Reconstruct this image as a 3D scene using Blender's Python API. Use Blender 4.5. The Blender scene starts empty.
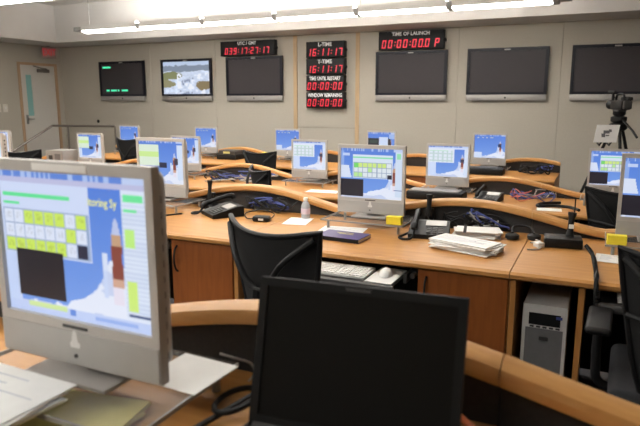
import bpy, bmesh, math, random
import numpy as np
from mathutils import Vector, Matrix

random.seed(7)
scn = bpy.context.scene
COL = scn.collection
PI = math.pi

# ------------------------------------------------------------------ camera, world, exposure
EYE = 1.42
cam_d = bpy.data.cameras.new('camera')
cam = bpy.data.objects.new('camera', cam_d)
COL.objects.link(cam)
cam.location = (0, 0, EYE)
cam.rotation_euler = (math.radians(90 - 10.6), 0, math.radians(25.1))
cam_d.sensor_width = 36.0
cam_d.lens = 600 / 640 * 36.0
cam_d.clip_start = 0.02
cam_d.dof.use_dof = True
cam_d.dof.focus_distance = 3.2
cam_d.dof.aperture_fstop = 5.0
scn.camera = cam

w = bpy.data.worlds.new('world'); scn.world = w
w.use_nodes = True
w.node_tree.nodes['Background'].inputs[0].default_value = (0.5, 0.5, 0.5, 1)
w.node_tree.nodes['Background'].inputs[1].default_value = 0.05
scn.view_settings.view_transform = 'Standard'
scn.view_settings.look = 'None'
scn.view_settings.gamma = 1.0
scn.view_settings.use_curve_mapping = False
scn.view_settings.exposure = 0.22
LAMP = 20.0           # radiance of the fluorescent lenses facing down
UPLAMP = 42.0        # and of the tubes that wash the ceiling

# ------------------------------------------------------------------ materials
def lin(c):
    return tuple(((v / 255) / 12.92 if v / 255 <= .04045 else ((v / 255 + .055) / 1.055) ** 2.4) for v in c)

def new_mat(name):
    m = bpy.data.materials.new(name); m.use_nodes = True
    nt = m.node_tree
    return m, nt, nt.nodes['Principled BSDF']

def plain(name, rgb, rough=.5, metal=0., var=.06, scale=30., bump=0., spec=.5):
    m, nt, b = new_mat(name)
    c = lin(rgb)
    tc = nt.nodes.new('ShaderNodeTexCoord')
    n = nt.nodes.new('ShaderNodeTexNoise'); n.inputs['Scale'].default_value = scale; n.inputs['Detail'].default_value = 4
    nt.links.new(tc.outputs['Object'], n.inputs['Vector'])
    r = nt.nodes.new('ShaderNodeValToRGB')
    r.color_ramp.elements[0].color = tuple(v * (1 - var) for v in c) + (1,)
    r.color_ramp.elements[1].color = tuple(min(1, v * (1 + var)) for v in c) + (1,)
    r.color_ramp.elements[0].position = .3; r.color_ramp.elements[1].position = .7
    nt.links.new(n.outputs['Fac'], r.inputs['Fac'])
    nt.links.new(r.outputs['Color'], b.inputs['Base Color'])
    b.inputs['Roughness'].default_value = rough
    b.inputs['Metallic'].default_value = metal
    b.inputs['Specular IOR Level'].default_value = spec
    if bump:
        bp = nt.nodes.new('ShaderNodeBump'); bp.inputs['Strength'].default_value = bump; bp.inputs['Distance'].default_value = .002
        nt.links.new(n.outputs['Fac'], bp.inputs['Height']); nt.links.new(bp.outputs['Normal'], b.inputs['Normal'])
    return m

def wood(name, c0, c1, rough=.35, stretch=(1.2, 14, 14), scale=3.0):
    m, nt, b = new_mat(name)
    tc = nt.nodes.new('ShaderNodeTexCoord'); mp = nt.nodes.new('ShaderNodeMapping')
    mp.inputs['Scale'].default_value = stretch
    nt.links.new(tc.outputs['Object'], mp.inputs['Vector'])
    n = nt.nodes.new('ShaderNodeTexNoise'); n.inputs['Scale'].default_value = scale
    n.inputs['Detail'].default_value = 6; n.inputs['Distortion'].default_value = .6
    nt.links.new(mp.outputs['Vector'], n.inputs['Vector'])
    r = nt.nodes.new('ShaderNodeValToRGB')
    r.color_ramp.elements[0].position = .3; r.color_ramp.elements[1].position = .72
    r.color_ramp.elements[0].color = lin(c0) + (1,); r.color_ramp.elements[1].color = lin(c1) + (1,)
    nt.links.new(n.outputs['Fac'], r.inputs['Fac']); nt.links.new(r.outputs['Color'], b.inputs['Base Color'])
    b.inputs['Roughness'].default_value = rough
    b.inputs['Specular IOR Level'].default_value = .35
    bp = nt.nodes.new('ShaderNodeBump'); bp.inputs['Strength'].default_value = .05
    nt.links.new(n.outputs['Fac'], bp.inputs['Height']); nt.links.new(bp.outputs['Normal'], b.inputs['Normal'])
    return m

def emit(name, rgb, strength):
    m, nt, b = new_mat(name)
    b.inputs['Base Color'].default_value = (.02, .02, .02, 1)
    b.inputs['Emission Color'].default_value = lin(rgb) + (1,)
    b.inputs['Emission Strength'].default_value = strength
    b.inputs['Roughness'].default_value = .4
    return m

def screen_mat(name, strength=1.0):
    m, nt, b = new_mat(name)
    a = nt.nodes.new('ShaderNodeVertexColor'); a.layer_name = 'picture'
    b.inputs['Base Color'].default_value = (.015, .015, .018, 1)
    b.inputs['Roughness'].default_value = .35
    nt.links.new(a.outputs['Color'], b.inputs['Emission Color'])
    b.inputs['Emission Strength'].default_value = strength
    return m

def clear(name, tint, alpha, rough=.05):
    m, nt, b = new_mat(name)
    b.inputs['Base Color'].default_value = lin(tint) + (1,)
    b.inputs['Alpha'].default_value = alpha
    b.inputs['Roughness'].default_value = rough
    return m

M = dict(
    wall=plain('wall_fabric', (179, 172, 159), .9, var=.025, scale=60, bump=.1),
    wall_d=plain('wall_joint', (166, 159, 147), .9),
    soffit=plain('soffit_paint', (226, 223, 219), .8, var=.015, scale=5),
    ceil=plain('ceiling_paint', (232, 230, 226), .85, var=.015, scale=8),
    carpet=plain('carpet', (70, 68, 72), .95, var=.25, scale=180, bump=.6),
    trimwood=wood('trim_wood', (178, 150, 116), (196, 168, 132), .5, (14, 14, 1.2)),
    doorwood=wood('door_frame_wood', (168, 138, 108), (182, 152, 122), .5, (14, 14, 1.2)),
    doorpaint=plain('door_paint', (205, 200, 192), .5, var=.02),
    top=wood('desk_top_wood', (172, 120, 62), (190, 138, 78), .42),
    cap=wood('cap_rail_wood', (188, 135, 76), (204, 154, 94), .42),
    cab=wood('cabinet_wood', (140, 78, 34), (158, 90, 41), .45, (14, 14, 1.4)),
    edge=wood('frame_wood', (176, 120, 64), (192, 138, 78), .45, (14, 14, 1.4)),
    felt=plain('black_panel', (48, 46, 45), .85, var=.15, scale=90),
    black=plain('black_plastic', (21, 21, 22), .5, var=.1, spec=.28),
    blackr=plain('black_rubber', (18, 18, 18), .7),
    mesh=plain('black_mesh', (22, 22, 23), .75, var=.3, scale=300),
    seat=plain('seat_fabric', (26, 26, 30), .9, var=.2, scale=200, bump=.4),
    chairbar=plain('chair_bar', (34, 34, 35), .5, spec=.25),
    dkgrey=plain('dark_grey_plastic', (62, 61, 60), .5),
    chrome=plain('brushed_metal', (150, 150, 148), .3, .9),
    steel=plain('rail_steel', (120, 112, 104), .4, .5),
    mon=plain('monitor_plastic', (186, 182, 177), .42, var=.02),
    mon2=plain('monitor_chin', (172, 170, 167), .4, var=.02),
    white=plain('white_plastic', (222, 221, 218), .4, var=.02),
    key=plain('key_plastic', (236, 234, 230), .5, var=.02),
    paper=plain('paper', (240, 239, 236), .8, var=.02),
    ink=plain('grey_ink', (206, 207, 212), .8),
    greytower=plain('tower_grey', (212, 210, 207), .4, var=.02),
    greydark=plain('tower_front', (112, 112, 113), .45),
    purple=plain('book_cover', (72, 62, 118), .35, var=.1, scale=12),
    yellow=plain('sticky_yellow', (250, 232, 60), .7),
    legal=plain('legal_yellow', (214, 205, 130), .8),
    sil=plain('silver_bar', (158, 154, 150), .35, .3, var=.02),
    tvb=plain('tv_bezel', (20, 20, 30), .35, var=.05, spec=.25),
    tvs=plain('tv_glass', (68, 64, 66), .3, var=.02, spec=.12),
    lapb=plain('laptop_black', (20, 20, 20), .6, var=.08, spec=.2),
    laps=plain('laptop_screen', (20, 19, 17), .6, var=.02, spec=.1),
    bluewire=plain('blue_cable', (70, 84, 150), .5),
    redwire=plain('red_cable', (190, 100, 90), .5),
    orange=plain('orange_cable', (205, 105, 45), .5),
    greywire=plain('grey_cable', (170, 166, 160), .5),
    acry=clear('clear_acrylic', (215, 215, 212), .11),
    acryedge=plain('acrylic_edge', (150, 147, 142), .3),
    water=clear('bottle_plastic', (215, 222, 230), .55, .12),
    label=plain('bottle_label', (205, 190, 200), .5, var=.1, scale=8),
    teal=clear('wired_glass', (150, 200, 196), .9, .15),
    beige=plain('switch_plate', (212, 206, 196), .5),
    lens=emit('lamp_lens', (255, 252, 245), LAMP),
    uplens=emit('lamp_tube', (255, 252, 247), UPLAMP),
    spot=emit('downlight_lens', (255, 244, 225), 12.0),
    lamph=plain('lamp_housing', (150, 148, 145), .45),
    led=emit('red_led', (255, 38, 66), .95),
    ledw=plain('clock_lettering', (240, 240, 240), .6),
    green=emit('green_glyph', (80, 235, 175), 1.0),
    exitp=plain('exit_panel', (150, 138, 130), .4),
    exitr=emit('exit_red', (215, 45, 60), .55),
    scr=screen_mat('screen_glow', .84),
    blue=plain('blue_cloth', (44, 48, 78), .9),
)

# ------------------------------------------------------------------ mesh helpers
def box(bm, x0, x1, y0, y1, z0, z1, bev=0., seg=1, mi=0):
    vs = [bm.verts.new((x, y, z)) for x in (x0, x1) for y in (y0, y1) for z in (z0, z1)]
    q = [(0, 1, 3, 2), (4, 6, 7, 5), (0, 4, 5, 1), (2, 3, 7, 6), (0, 2, 6, 4), (1, 5, 7, 3)]
    fs = [bm.faces.new([vs[i] for i in f]) for f in q]
    for f in fs: f.material_index = mi
    if bev:
        es = list({e for f in fs for e in f.edges})
        bmesh.ops.bevel(bm, geom=es, offset=bev, segments=seg, affect='EDGES', profile=.5)
    return vs

def tube(bm, pts, r, seg=8, caps=True):
    pts = [Vector(p) for p in pts]
    n = len(pts); rings = []
    rr = r if isinstance(r, (list, tuple)) else [r] * n
    up = Vector((0, 0, 1))
    d0 = (pts[1] - pts[0]).normalized()
    if abs(d0.dot(up)) > .95: up = Vector((1, 0, 0))
    u = d0.cross(up).normalized()
    for i, p in enumerate(pts):
        if i == 0: d = pts[1] - pts[0]
        elif i == n - 1: d = pts[-1] - pts[-2]
        else: d = (pts[i + 1] - pts[i - 1])
        d.normalize()
        u = (u - d * u.dot(d)).normalized(); v = d.cross(u)
        rings.append([bm.verts.new(p + (u * math.cos(2 * PI * k / seg) + v * math.sin(2 * PI * k / seg)) * rr[i]) for k in range(seg)])
    for a, b in zip(rings, rings[1:]):
        for k in range(seg):
            bm.faces.new((a[k], a[(k + 1) % seg], b[(k + 1) % seg], b[k]))
    if caps:
        bm.faces.new(rings[0][::-1]); bm.faces.new(rings[-1])

def lathe(bm, prof, seg=20, cx=0, cy=0):
    rings = []
    for r, z in prof:
        rings.append([bm.verts.new((cx + r * math.cos(2 * PI * k / seg), cy + r * math.sin(2 * PI * k / seg), z)) for k in range(seg)])
    for a, b in zip(rings, rings[1:]):
        for k in range(seg):
            bm.faces.new((a[k], a[(k + 1) % seg], b[(k + 1) % seg], b[k]))
    bm.faces.new(rings[0][::-1]); bm.faces.new(rings[-1])

def prism(bm, poly, a0, a1, axis='x'):
    def P(p, a):
        return (a, p[0], p[1]) if axis == 'x' else ((p[0], a, p[1]) if axis == 'y' else (p[0], p[1], a))
    A = [bm.verts.new(P(p, a0)) for p in poly]; B = [bm.verts.new(P(p, a1)) for p in poly]
    n = len(poly)
    bm.faces.new(A); bm.faces.new(B[::-1])
    for i in range(n): bm.faces.new((A[i], B[i], B[(i + 1) % n], A[(i + 1) % n]))

def spline(pts, n=8):
    pts = [Vector(p) for p in pts]; P = [pts[0]] + pts + [pts[-1]]; out = []
    for i in range(1, len(P) - 2):
        for k in range(n):
            t = k / n
            a, b, c, d = P[i - 1], P[i], P[i + 1], P[i + 2]
            out.append(.5 * ((2 * b) + (c - a) * t + (2 * a - 5 * b + 4 * c - d) * t * t + (3 * b - a - 3 * c + d) * t ** 3))
    out.append(pts[-1]); return out

def ob(name, bm, mat, parent=None, smooth=False, loc=None, rot=None):
    bmesh.ops.recalc_face_normals(bm, faces=bm.faces)
    me = bpy.data.meshes.new(name); bm.to_mesh(me); bm.free()
    for m in (mat if isinstance(mat, (list, tuple)) else [mat]): me.materials.append(m)
    if smooth:
        for p in me.polygons: p.use_smooth = True
        me.set_sharp_from_angle(angle=math.radians(40))
    o = bpy.data.objects.new(name, me); COL.objects.link(o)
    if parent is not None: o.parent = parent
    if loc is not None: o.location = loc
    if rot is not None: o.rotation_euler = rot
    return o

def bx(name, dims, mat, parent=None, bev=0., seg=2, loc=None, rot=None):
    bm = bmesh.new(); box(bm, *dims, bev=bev, seg=seg)
    return ob(name, bm, mat, parent, smooth=bev > 0, loc=loc, rot=rot)

def tb(name, pts, r, mat, parent=None, seg=8):
    bm = bmesh.new(); tube(bm, pts, r, seg)
    return ob(name, bm, mat, parent, True)

def tag(o, label, cat, group=None):
    o['label'] = label; o['category'] = cat
    if group: o['group'] = group
    return o

def thing(name, label, cat, loc=(0, 0, 0), rz=0., group=None):
    o = bpy.data.objects.new(name, None); COL.objects.link(o)
    o.empty_display_size = .1
    o.location = loc; o.rotation_euler = (0, 0, rz)
    return tag(o, label, cat, group)

def struct(o):
    o['kind'] = 'structure'; return o

def copy_tree(o, parent=None):
    c = o.copy(); COL.objects.link(c)
    if parent is not None: c.parent = parent
    for ch in list(o.children): copy_tree(ch, c)
    return c

def place(proto, used, loc, rz=0., label=None, group=None):
    if proto.name in used: t = copy_tree(proto)
    else: used.add(proto.name); t = proto
    t.location = loc; t.rotation_euler = (0, 0, rz)
    if label: t['label'] = label
    if group: t['group'] = group
    return t
USED = set()

def text_mesh(name, s, size, mat, parent, loc, rot, ext=0.0008, shear=0., align='CENTER', sx=1., bold=0.):
    cu = bpy.data.curves.new(name, 'FONT'); cu.body = s; cu.size = size; cu.extrude = ext
    cu.offset = bold; cu.align_x = align; cu.align_y = 'CENTER'; cu.shear = shear; cu.resolution_u = 2
    o = bpy.data.objects.new(name, cu); COL.objects.link(o)
    bpy.context.view_layer.update()
    dg = bpy.context.evaluated_depsgraph_get()
    me = bpy.data.meshes.new_from_object(o.evaluated_get(dg))
    bpy.data.objects.remove(o); bpy.data.curves.remove(cu)
    me.materials.clear(); me.materials.append(mat)
    if sx != 1.:
        for v in me.vertices: v.co.x *= sx
    t = bpy.data.objects.new(name, me); COL.objects.link(t)
    t.parent = parent; t.location = loc; t.rotation_euler = rot
    return t

# ------------------------------------------------------------------ room shell
XL, XR, YB, YF, ZC = -10.5, 4.5, 9.5, -4.0, 3.2
SOF = 2.52                                   # soffit underside
T0, T1, T2 = .13, 0., -.14                   # floor tiers
TIER = [T0, T1, T2, T2]

fl = struct(bx('floor', (XL, XR, YF, 1.35, -.30, T0), M['carpet']))
f2 = struct(bx('floor', (XL, XR, 1.35, 3.62, -.30, T1), M['carpet']))
f3 = struct(bx('floor', (XL, XR, 3.62, YB, -.30, T2), M['carpet']))
struct(bx('ceiling', (XL - .1, XR + .1, YF - .1, YB + .1, ZC, ZC + .1), M['ceil']))
struct(bx('wall_right', (XR, XR + .1, YF, YB, -.3, ZC), M['wall']))
struct(bx('wall_front', (XL, XR, YF - .1, YF, -.3, ZC), M['wall']))
struct(bx('trim_1', (XL, XR, YB - .8, YB, SOF, ZC), M['soffit']))          # soffit along the screen wall
struct(bx('trim_2', (XL, XL + .8, YF, YB - .8, SOF, ZC), M['soffit']))      # soffit along the door wall

wb = struct(bx('wall_back', (XL, XR, YB + .02, YB + .12, -.3, ZC), M['wall_d']))
seams = [XL, -8.1, -6.58, -4.92, -3.76, -2.10, -.62, .86, 2.4, XR]
for a, b in zip(seams, seams[1:]):
    niche = abs(a + 4.92) < .01
    if niche:
        bx('panel', (a + .035, b - .035, YB + .005, YB + .03, 1.0 - .03, SOF), M['wall'], wb)
        bx('panel', (a + .035, b - .035, YB + .012, YB + .03, T2, .955), M['wall'], wb)
    else:
        bx('panel', (a + .0015, b - .0015, YB - .004, YB + .03, T2, SOF), M['wall'], wb, bev=.004, seg=1)
for x in (-4.92, -3.76):
    bx('trim_strip', (x - .035, x + .035, YB - .014, YB + .03, T2, SOF), M['trimwood'], wb)
struct(bx('baseboard_back', (XL, XR, YB - .016, YB - .004, T2, T2 + .1), M['blackr']))

# left wall with the door opening
DY0, DY1, DTOP, DBOT = 8.42, 9.36, 2.17, 0.0
bm = bmesh.new()
box(bm, XL - .12, XL, YF, DY0, -.3, ZC); box(bm, XL - .12, XL, DY1, YB, -.3, ZC)
box(bm, XL - .12, XL, DY0, DY1, DTOP, ZC); box(bm, XL - .12, XL, DY0, DY1, -.3, DBOT)
struct(ob('wall_left', bm, M['wall']))
struct(bx('floor', (XL, -8.75, 6.9, YB - .02, T2, DBOT), M['carpet']))          # landing in front of the door
bm = bmesh.new()
dr = bpy.data.objects.new('door_1', None); COL.objects.link(dr); struct(dr)
dr.location = (XL, (DY0 + DY1) / 2, 0)
hw = (DY1 - DY0) / 2
bx('door_frame', (-.1, .025, -hw, -hw + .05, DBOT, DTOP), M['doorwood'], dr)
bx('door_frame', (-.1, .025, hw - .05, hw, DBOT, DTOP), M['doorwood'], dr)
bx('door_frame', (-.1, .025, -hw + .05, hw - .05, DTOP - .05, DTOP), M['doorwood'], dr)
# leaf with a slot for the narrow window
bm = bmesh.new()
wy0, wy1, wz0, wz1 = -.29, -.15, 1.12, 1.93
box(bm, -.05, -.005, -hw + .05, wy0, DBOT + .01, DTOP - .05); box(bm, -.05, -.005, wy1, hw - .05, DBOT + .01, DTOP - .05)
box(bm, -.05, -.005, wy0, wy1, DBOT + .01, wz0); box(bm, -.05, -.005, wy0, wy1, wz1, DTOP - .05)
leaf = ob('door_leaf', bm, M['doorpaint'], dr)
bx('pane', (-.04, -.02, wy0, wy1, wz0, wz1), M['teal'], leaf)
bm = bmesh.new(); box(bm, -.005, .05, -.02, .26, 1.985, 2.05, .006); tube(bm, [(.03, .2, 2.06), (.09, .0, 2.07), (.03, -.12, 2.11)], .012)
ob('door_closer', bm, M['steel'], leaf, True)
bm = bmesh.new(); box(bm, -.005, .006, -.36, -.30, .96, 1.14, .004); tube(bm, [(0, -.33, 1.06), (.05, -.33, 1.06), (.055, -.21, 1.055)], .011)
ob('door_handle', bm, M['chrome'], leaf, True)
bx('jamb_back', (-.12, -.1, -hw, hw, DBOT, DTOP), M['wall_d'], dr)

# switches
for k, y in enumerate((7.78, 7.93, 8.08)):
    t = thing('light_switch', 'cream light switch plate on the wall beside the door', 'light switch', (XL, y, 1.28), 0, 'switch plates beside the door')
    bx('plate', (0, .008, -.05, .05, -.075, .075), M['beige'], t, .003)
    bx('toggle', (.008, .02, -.012, .012, -.02, .025), M['white'], t, .002)
t = thing('wall_outlet', 'small dark round jack on the screen wall beyond the handrail', 'outlet', (-9.55, YB - .004, 1.0))
bm = bmesh.new(); lathe(bm, [(.035, 0), (.035, .006), (.02, .012)], 16)
ob('socket', bm, M['black'], t, True, rot=(PI / 2, 0, 0))

# exit sign
t = thing('exit_sign', 'red lettered EXIT sign hung under the soffit above the door', 'exit sign', (XL + .1, 9.12, SOF))
bx('mount', (-.015, .015, -.03, .03, -.02, 0), M['sil'], t)
bx('panel', (-.012, .012, -.17, .17, -.25, -.02), M['exitp'], t, .004)
text_mesh('lettering', 'EXIT', .19, M['exitr'], t, (.014, 0, -.135), (PI / 2, 0, PI / 2), .001, sx=.85)

# recessed downlight in the side soffit
t = thing('downlight', 'small recessed downlight glowing in the soffit over the door wall', 'light', (XL + .35, 8.3, SOF))
bm = bmesh.new(); lathe(bm, [(.1, -.012), (.1, 0), (.075, 0), (.075, -.012)], 24); ob('ring', bm, M['white'], t, True)
bm = bmesh.new(); lathe(bm, [(.074, -.006), (.074, -.002)], 24); ob('lens', bm, M['spot'], t)

# ------------------------------------------------------------------ linear pendants
def pendant(y, label, n=6, x0=-7.9):
    t = thing('linear_pendant_light', label, 'light', (x0, y, 2.55), 0, 'fluorescent pendant runs under the ceiling')
    L = 1.22
    for k in range(n):
        a = k * L
        bm = bmesh.new()
        prism(bm, [(-.11, .0), (-.105, .06), (.105, .06), (.11, .0), (.10, .0), (-.10, .0)], a + .01, a + L - .06, 'x')
        ob('housing', bm, M['white'], t)
        bm = bmesh.new()
        n2 = 8
        prism(bm, [(-.095 * math.cos(PI * i / n2), -.035 * math.sin(PI * i / n2) - .001) for i in range(n2 + 1)], a + .02, a + L - .07, 'x')
        ob('lens', bm, M['lens'], t, True)
        for yy in (-.04, .04): tb('upper_tube', [(a + .03, yy, .08), (a + L - .08, yy, .08)], .017, M['uplens'], t, 10)
        bm = bmesh.new(); box(bm, a + .01, a + L - .06, -.104, -.098, .0605, .09); box(bm, a + .01, a + L - .06, .098, .104, .0605, .09); ob('side_lip', bm, M['white'], t)
        bx('joint_cover', (a + L - .06, a + L + .01, -.105, .105, -.03, .062), M['lamph'], t, .006)
    bm = bmesh.new(); prism(bm, [(-.10, -.005), (-.09, .06), (.09, .06), (.10, -.005)], -.16, .01, 'x')
    ob('end_cap', bm, M['lamph'], t)
    bm = bmesh.new(); prism(bm, [(-.10, -.005), (-.09, .06), (.09, .06), (.10, -.005)], n * L + .01, n * L + .14, 'x')
    ob('end_cap', bm, M['lamph'], t)
    for k in range(0, n + 1, 2):
        x = min(max(k * L, .1), n * L - .1)
        tb('hanger', [(x, 0, .06), (x, 0, ZC - 2.55)], .004, M['chrome'], t, 6)
    return t
pendant(7.7, 'long white fluorescent pendant run in front of the wall screens')
pendant(5.0, 'fluorescent pendant run hung above the desk row with the colourful cables')
pendant(2.2, 'fluorescent pendant run hung above the aisle of mesh office chairs')
pendant(-.8, 'fluorescent pendant run hung behind the row with the open laptop')

# ------------------------------------------------------------------ screen pictures (flat print on the glass)
def grid_picture(name, w, h, nx, ny, fn, parent, loc, rot=(0, 0, 0), me=None):
    """vertical screen in the local XZ plane, facing -Y; fn(u, v) -> (n,3) sRGB 0..255, v from the top."""
    if me is None:
        xs = np.linspace(-w / 2, w / 2, nx + 1); zs = np.linspace(h / 2, -h / 2, ny + 1)
        X, Z = np.meshgrid(xs, zs)
        verts = np.stack([X.ravel(), np.zeros(X.size), Z.ravel()], 1)
        i = np.arange(nx)[None, :] + (np.arange(ny) * (nx + 1))[:, None]
        i = i.ravel()
        faces = np.stack([i, i + nx + 1, i + nx + 2, i + 1], 1)
        me = bpy.data.meshes.new(name)
        me.from_pydata(verts.tolist(), [], faces.tolist())
        U, V = np.meshgrid((np.arange(nx) + .5) / nx, (np.arange(ny) + .5) / ny)
        c = fn(U.ravel(), V.ravel()) / 255.0
        c = np.where(c <= .04045, c / 12.92, ((c + .055) / 1.055) ** 2.4)
        att = me.color_attributes.new('picture', 'FLOAT_COLOR', 'CORNER')
        cc = np.repeat(np.concatenate([c, np.ones((len(c), 1))], 1), 4, 0)
        att.data.foreach_set('color', cc.ravel().astype(np.float32))
        me.materials.append(M['scr'])
    o = bpy.data.objects.new(name, me); COL.objects.link(o)
    o.parent = parent; o.location = loc; o.rotation_euler = rot
    return o

def rnd(u, v, s=0):
    x = np.sin(np.floor(u) * 12.9898 + np.floor(v) * 78.233 + s * 37.7) * 43758.5453
    return x - np.floor(x)
def vnoise(u, v, s=0):
    fu, fv = u - np.floor(u), v - np.floor(v)
    fu, fv = fu * fu * (3 - 2 * fu), fv * fv * (3 - 2 * fv)
    a, b = rnd(u, v, s), rnd(u + 1, v, s); c, d = rnd(u, v + 1, s), rnd(u + 1, v + 1, s)
    return (a * (1 - fu) + b * fu) * (1 - fv) + (c * (1 - fu) + d * fu) * fv
def fbm(u, v, s=0):
    return .55 * vnoise(u, v, s) + .3 * vnoise(u * 2.1, v * 2.1, s + 1) + .15 * vnoise(u * 4.3, v * 4.3, s + 2)

def put(c, mask, rgb): c[mask] = rgb
def R(u, v, a, b, t, d): return (u >= a) & (u < b) & (v >= t) & (v < d)

def desktop(u, v, sx=.80):
    """blue sky, launching rocket and white plume"""
    c = np.zeros((len(u), 3))
    k = np.clip(v, 0, 1)[:, None]
    c[:] = np.array([82, 126, 216]) * (1 - k) + np.array([120, 160, 232]) * k
    n = fbm(u * 7, v * 7, 3)
    top = .90 - .26 * np.exp(-((u - sx + .02) / .12) ** 2) - .12 * np.clip((u - .45) / .4, 0, 1) + .12 * (n - .5)
    put(c, v > top, (226, 232, 248))
    sel = (v > top) & (n > .56); put(c, sel, (196, 208, 238))
    put(c, R(u, v, sx - .10, sx - .065, .50, .62), (214, 224, 246))
    put(c, R(u, v, sx - .10, sx - .07, .62, .80), (200, 214, 244))
    w2 = .034 * np.clip((v - .26) / .16, 0, 1) ** .6
    ro = np.abs(u - sx) < w2 * (1 + .25 * (n - .5))
    put(c, ro & (v < .40), (188, 198, 232))
    put(c, ro & (v > .37) & (v < .45 + .08 * (n - .5)), (196, 158, 126))
    put(c, ro & (v > .45 + .08 * (n - .5)) & (v < .66), (136, 70, 58))
    put(c, ro & (v > .66) & (v < .72), (206, 164, 142))
    put(c, ro & (v > .72) & (v < .84), (228, 222, 238))
    return c

def menubar(c, u, v, h=.05):
    put(c, v < h, (96, 134, 214))
    put(c, (v < h) & (rnd(u * 60, v * 0) > .62), (170, 192, 236))
    put(c, R(u, v, .85, 1.0, 0, h), (190, 206, 240))

def pic_near(u, v):
    c = desktop(u, v, .79)
    put(c, u < .10, (196, 212, 246))
    put(c, R(u, v, 0, .625, .05, .585), (206, 218, 246))
    put(c, R(u, v, 0, 1, .05, .085), (188, 190, 224))
    put(c, R(u, v, .02, .50, .155, .185), (98, 226, 152)); put(c, R(u, v, .02, .14, .215, .24), (98, 226, 152))
    lime = {(2, 0), (3, 0), (4, 0), (5, 0), (7, 0), (6, 1), (0, 2), (1, 2), (2, 2), (3, 2), (4, 2), (5, 2)}
    put(c, R(u, v, .015, .62, .265, .575), (150, 170, 206))
    for i in range(8):
        for j in range(3):
            a = .022 + i * .0735; b = .272 + j * .1
            m = R(u, v, a, a + .064, b, b + .088)
            put(c, m, (204, 232, 96) if (i, j) in lime else (220, 228, 246))
            if (i, j) == (7, 2): put(c, m, (40, 42, 66))
            mm = R(u, v, a + .014, a + .05, b + .02, b + .065) & (rnd(u * 150, v * 90, 5) > .55)
            c[mm] = c[mm] * .9
    put(c, R(u, v, .085, .425, .545, .885), (22, 20, 30))
    put(c, R(u, v, .835, 1.01, .085, .92), (218, 228, 246))
    line = (u > .835) & (v > .1) & (v < .9) & (np.floor(v * 70) % 2 == 0); put(c, line, (200, 212, 236))
    put(c, R(u, v, .85, .97, .11, .155), (110, 230, 156)); put(c, R(u, v, .85, .93, .20, .22), (110, 230, 156))
    put(c, R(u, v, .85, .91, .33, .45), (190, 238, 130)); put(c, R(u, v, .85, .91, .66, .86), (204, 236, 120))
    put(c, R(u, v, .85, 1, .885, .90), (60, 80, 130))
    put(c, v > .93, (190, 206, 244)); put(c, R(u, v, .15, .43, .92, .955), (206, 230, 160))
    put(c, R(u, v, .62, .9, .945, .97), (150, 176, 236)); put(c, R(u, v, .45, .49, .93, .97), (100, 140, 220))
    menubar(c, u, v); return c

def pic_table(u, v):
    c = desktop(u, v, .88)
    put(c, R(u, v, 0, .05, .05, .6), (140, 170, 230))
    put(c, (v > .35) & (v < .6) & (u < .18 - (.6 - v) * .2), (214, 224, 244))
    put(c, R(u, v, .20, .84, .13, .60), (214, 226, 242))
    put(c, R(u, v, .20, .84, .17, .20), (130, 220, 170))
    put(c, R(u, v, .21, .83, .28, .58), (150, 168, 196))
    for i in range(8):
        for j in range(3):
            a = .215 + i * .077; b = .29 + j * .1
            g = rnd(np.array([i * 1.]), np.array([j * 1.]), 9)[0]
            put(c, R(u, v, a, a + .064, b, b + .085), (206, 232, 130) if j == 0 and i < 7 else ((186, 230, 150) if g > .75 else (222, 230, 236)))
    put(c, R(u, v, .215, .29, .29, .39), (120, 214, 110))
    put(c, R(u, v, .76, .83, .51, .60), (40, 40, 56))
    put(c, R(u, v, 0, .375, .63, .97), (30, 28, 38))
    put(c, R(u, v, .885, 1.01, .06, .95), (206, 220, 240)); put(c, R(u, v, .91, .97, .09, .20), (150, 222, 176))
    put(c, R(u, v, .86, 1.0, .81, .825), (60, 90, 160))
    put(c, R(u, v, .03, .15, .1, .15), (190, 206, 240))
    menubar(c, u, v); return c

def pic_window(u, v):
    c = desktop(u, v, .86)
    put(c, R(u, v, 0, 1, .05, .10), (206, 218, 246))
    put(c, R(u, v, 0, .66, .08, .55), (224, 232, 244))
    put(c, R(u, v, .03, .63, .14, .52) & ((np.floor(u * 26) % 3 == 0) | (np.floor(v * 26) % 3 == 0)), (190, 212, 214))
    put(c, R(u, v, .03, .5, .14, .17), (180, 226, 200))
    put(c, R(u, v, 0, .2, .55, .95), (206, 220, 248))
    put(c, R(u, v, .90, 1.01, .08, .95), (214, 226, 246)); put(c, R(u, v, .82, .90, .42, .52), (52, 52, 80))
    menubar(c, u, v); return c

def pic_sky(u, v):
    c = desktop(u, v, .84)
    put(c, (v > .75) & (u < .25), (206, 220, 246)); put(c, R(u, v, .78, .87, .38, .52), (40, 50, 90))
    put(c, R(u, v, .06, .60, .11, .15) & (rnd(u * 40, v * 0, 3) > .4), (230, 232, 180))
    menubar(c, u, v, .06); return c

def pic_dark(u, v):
    c = desktop(u, v, .84)
    put(c, R(u, v, .0, .86, .28, .95), (34, 36, 44)); put(c, R(u, v, .42, .76, .22, .86), (206, 220, 246))
    put(c, R(u, v, .06, .36, .36, .5), (50, 70, 60)); put(c, R(u, v, .80, 1, .05, .3), (160, 186, 236))
    menubar(c, u, v, .07); return c

def pic_side(u, v):
    c = desktop(u, v, .80)
    put(c, R(u, v, 0, .45, .08, .58), (218, 234, 214)); put(c, R(u, v, 0, .45, .24, .38), (204, 236, 150))
    put(c, R(u, v, .45, .62, .5, .62), (40, 44, 70)); put(c, R(u, v, .86, 1.01, .08, .9), (206, 222, 246))
    put(c, R(u, v, .0, .12, .6, .95), (206, 222, 246)); put(c, R(u, v, .8, .88, .4, .54), (46, 46, 70))
    menubar(c, u, v); return c

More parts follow.
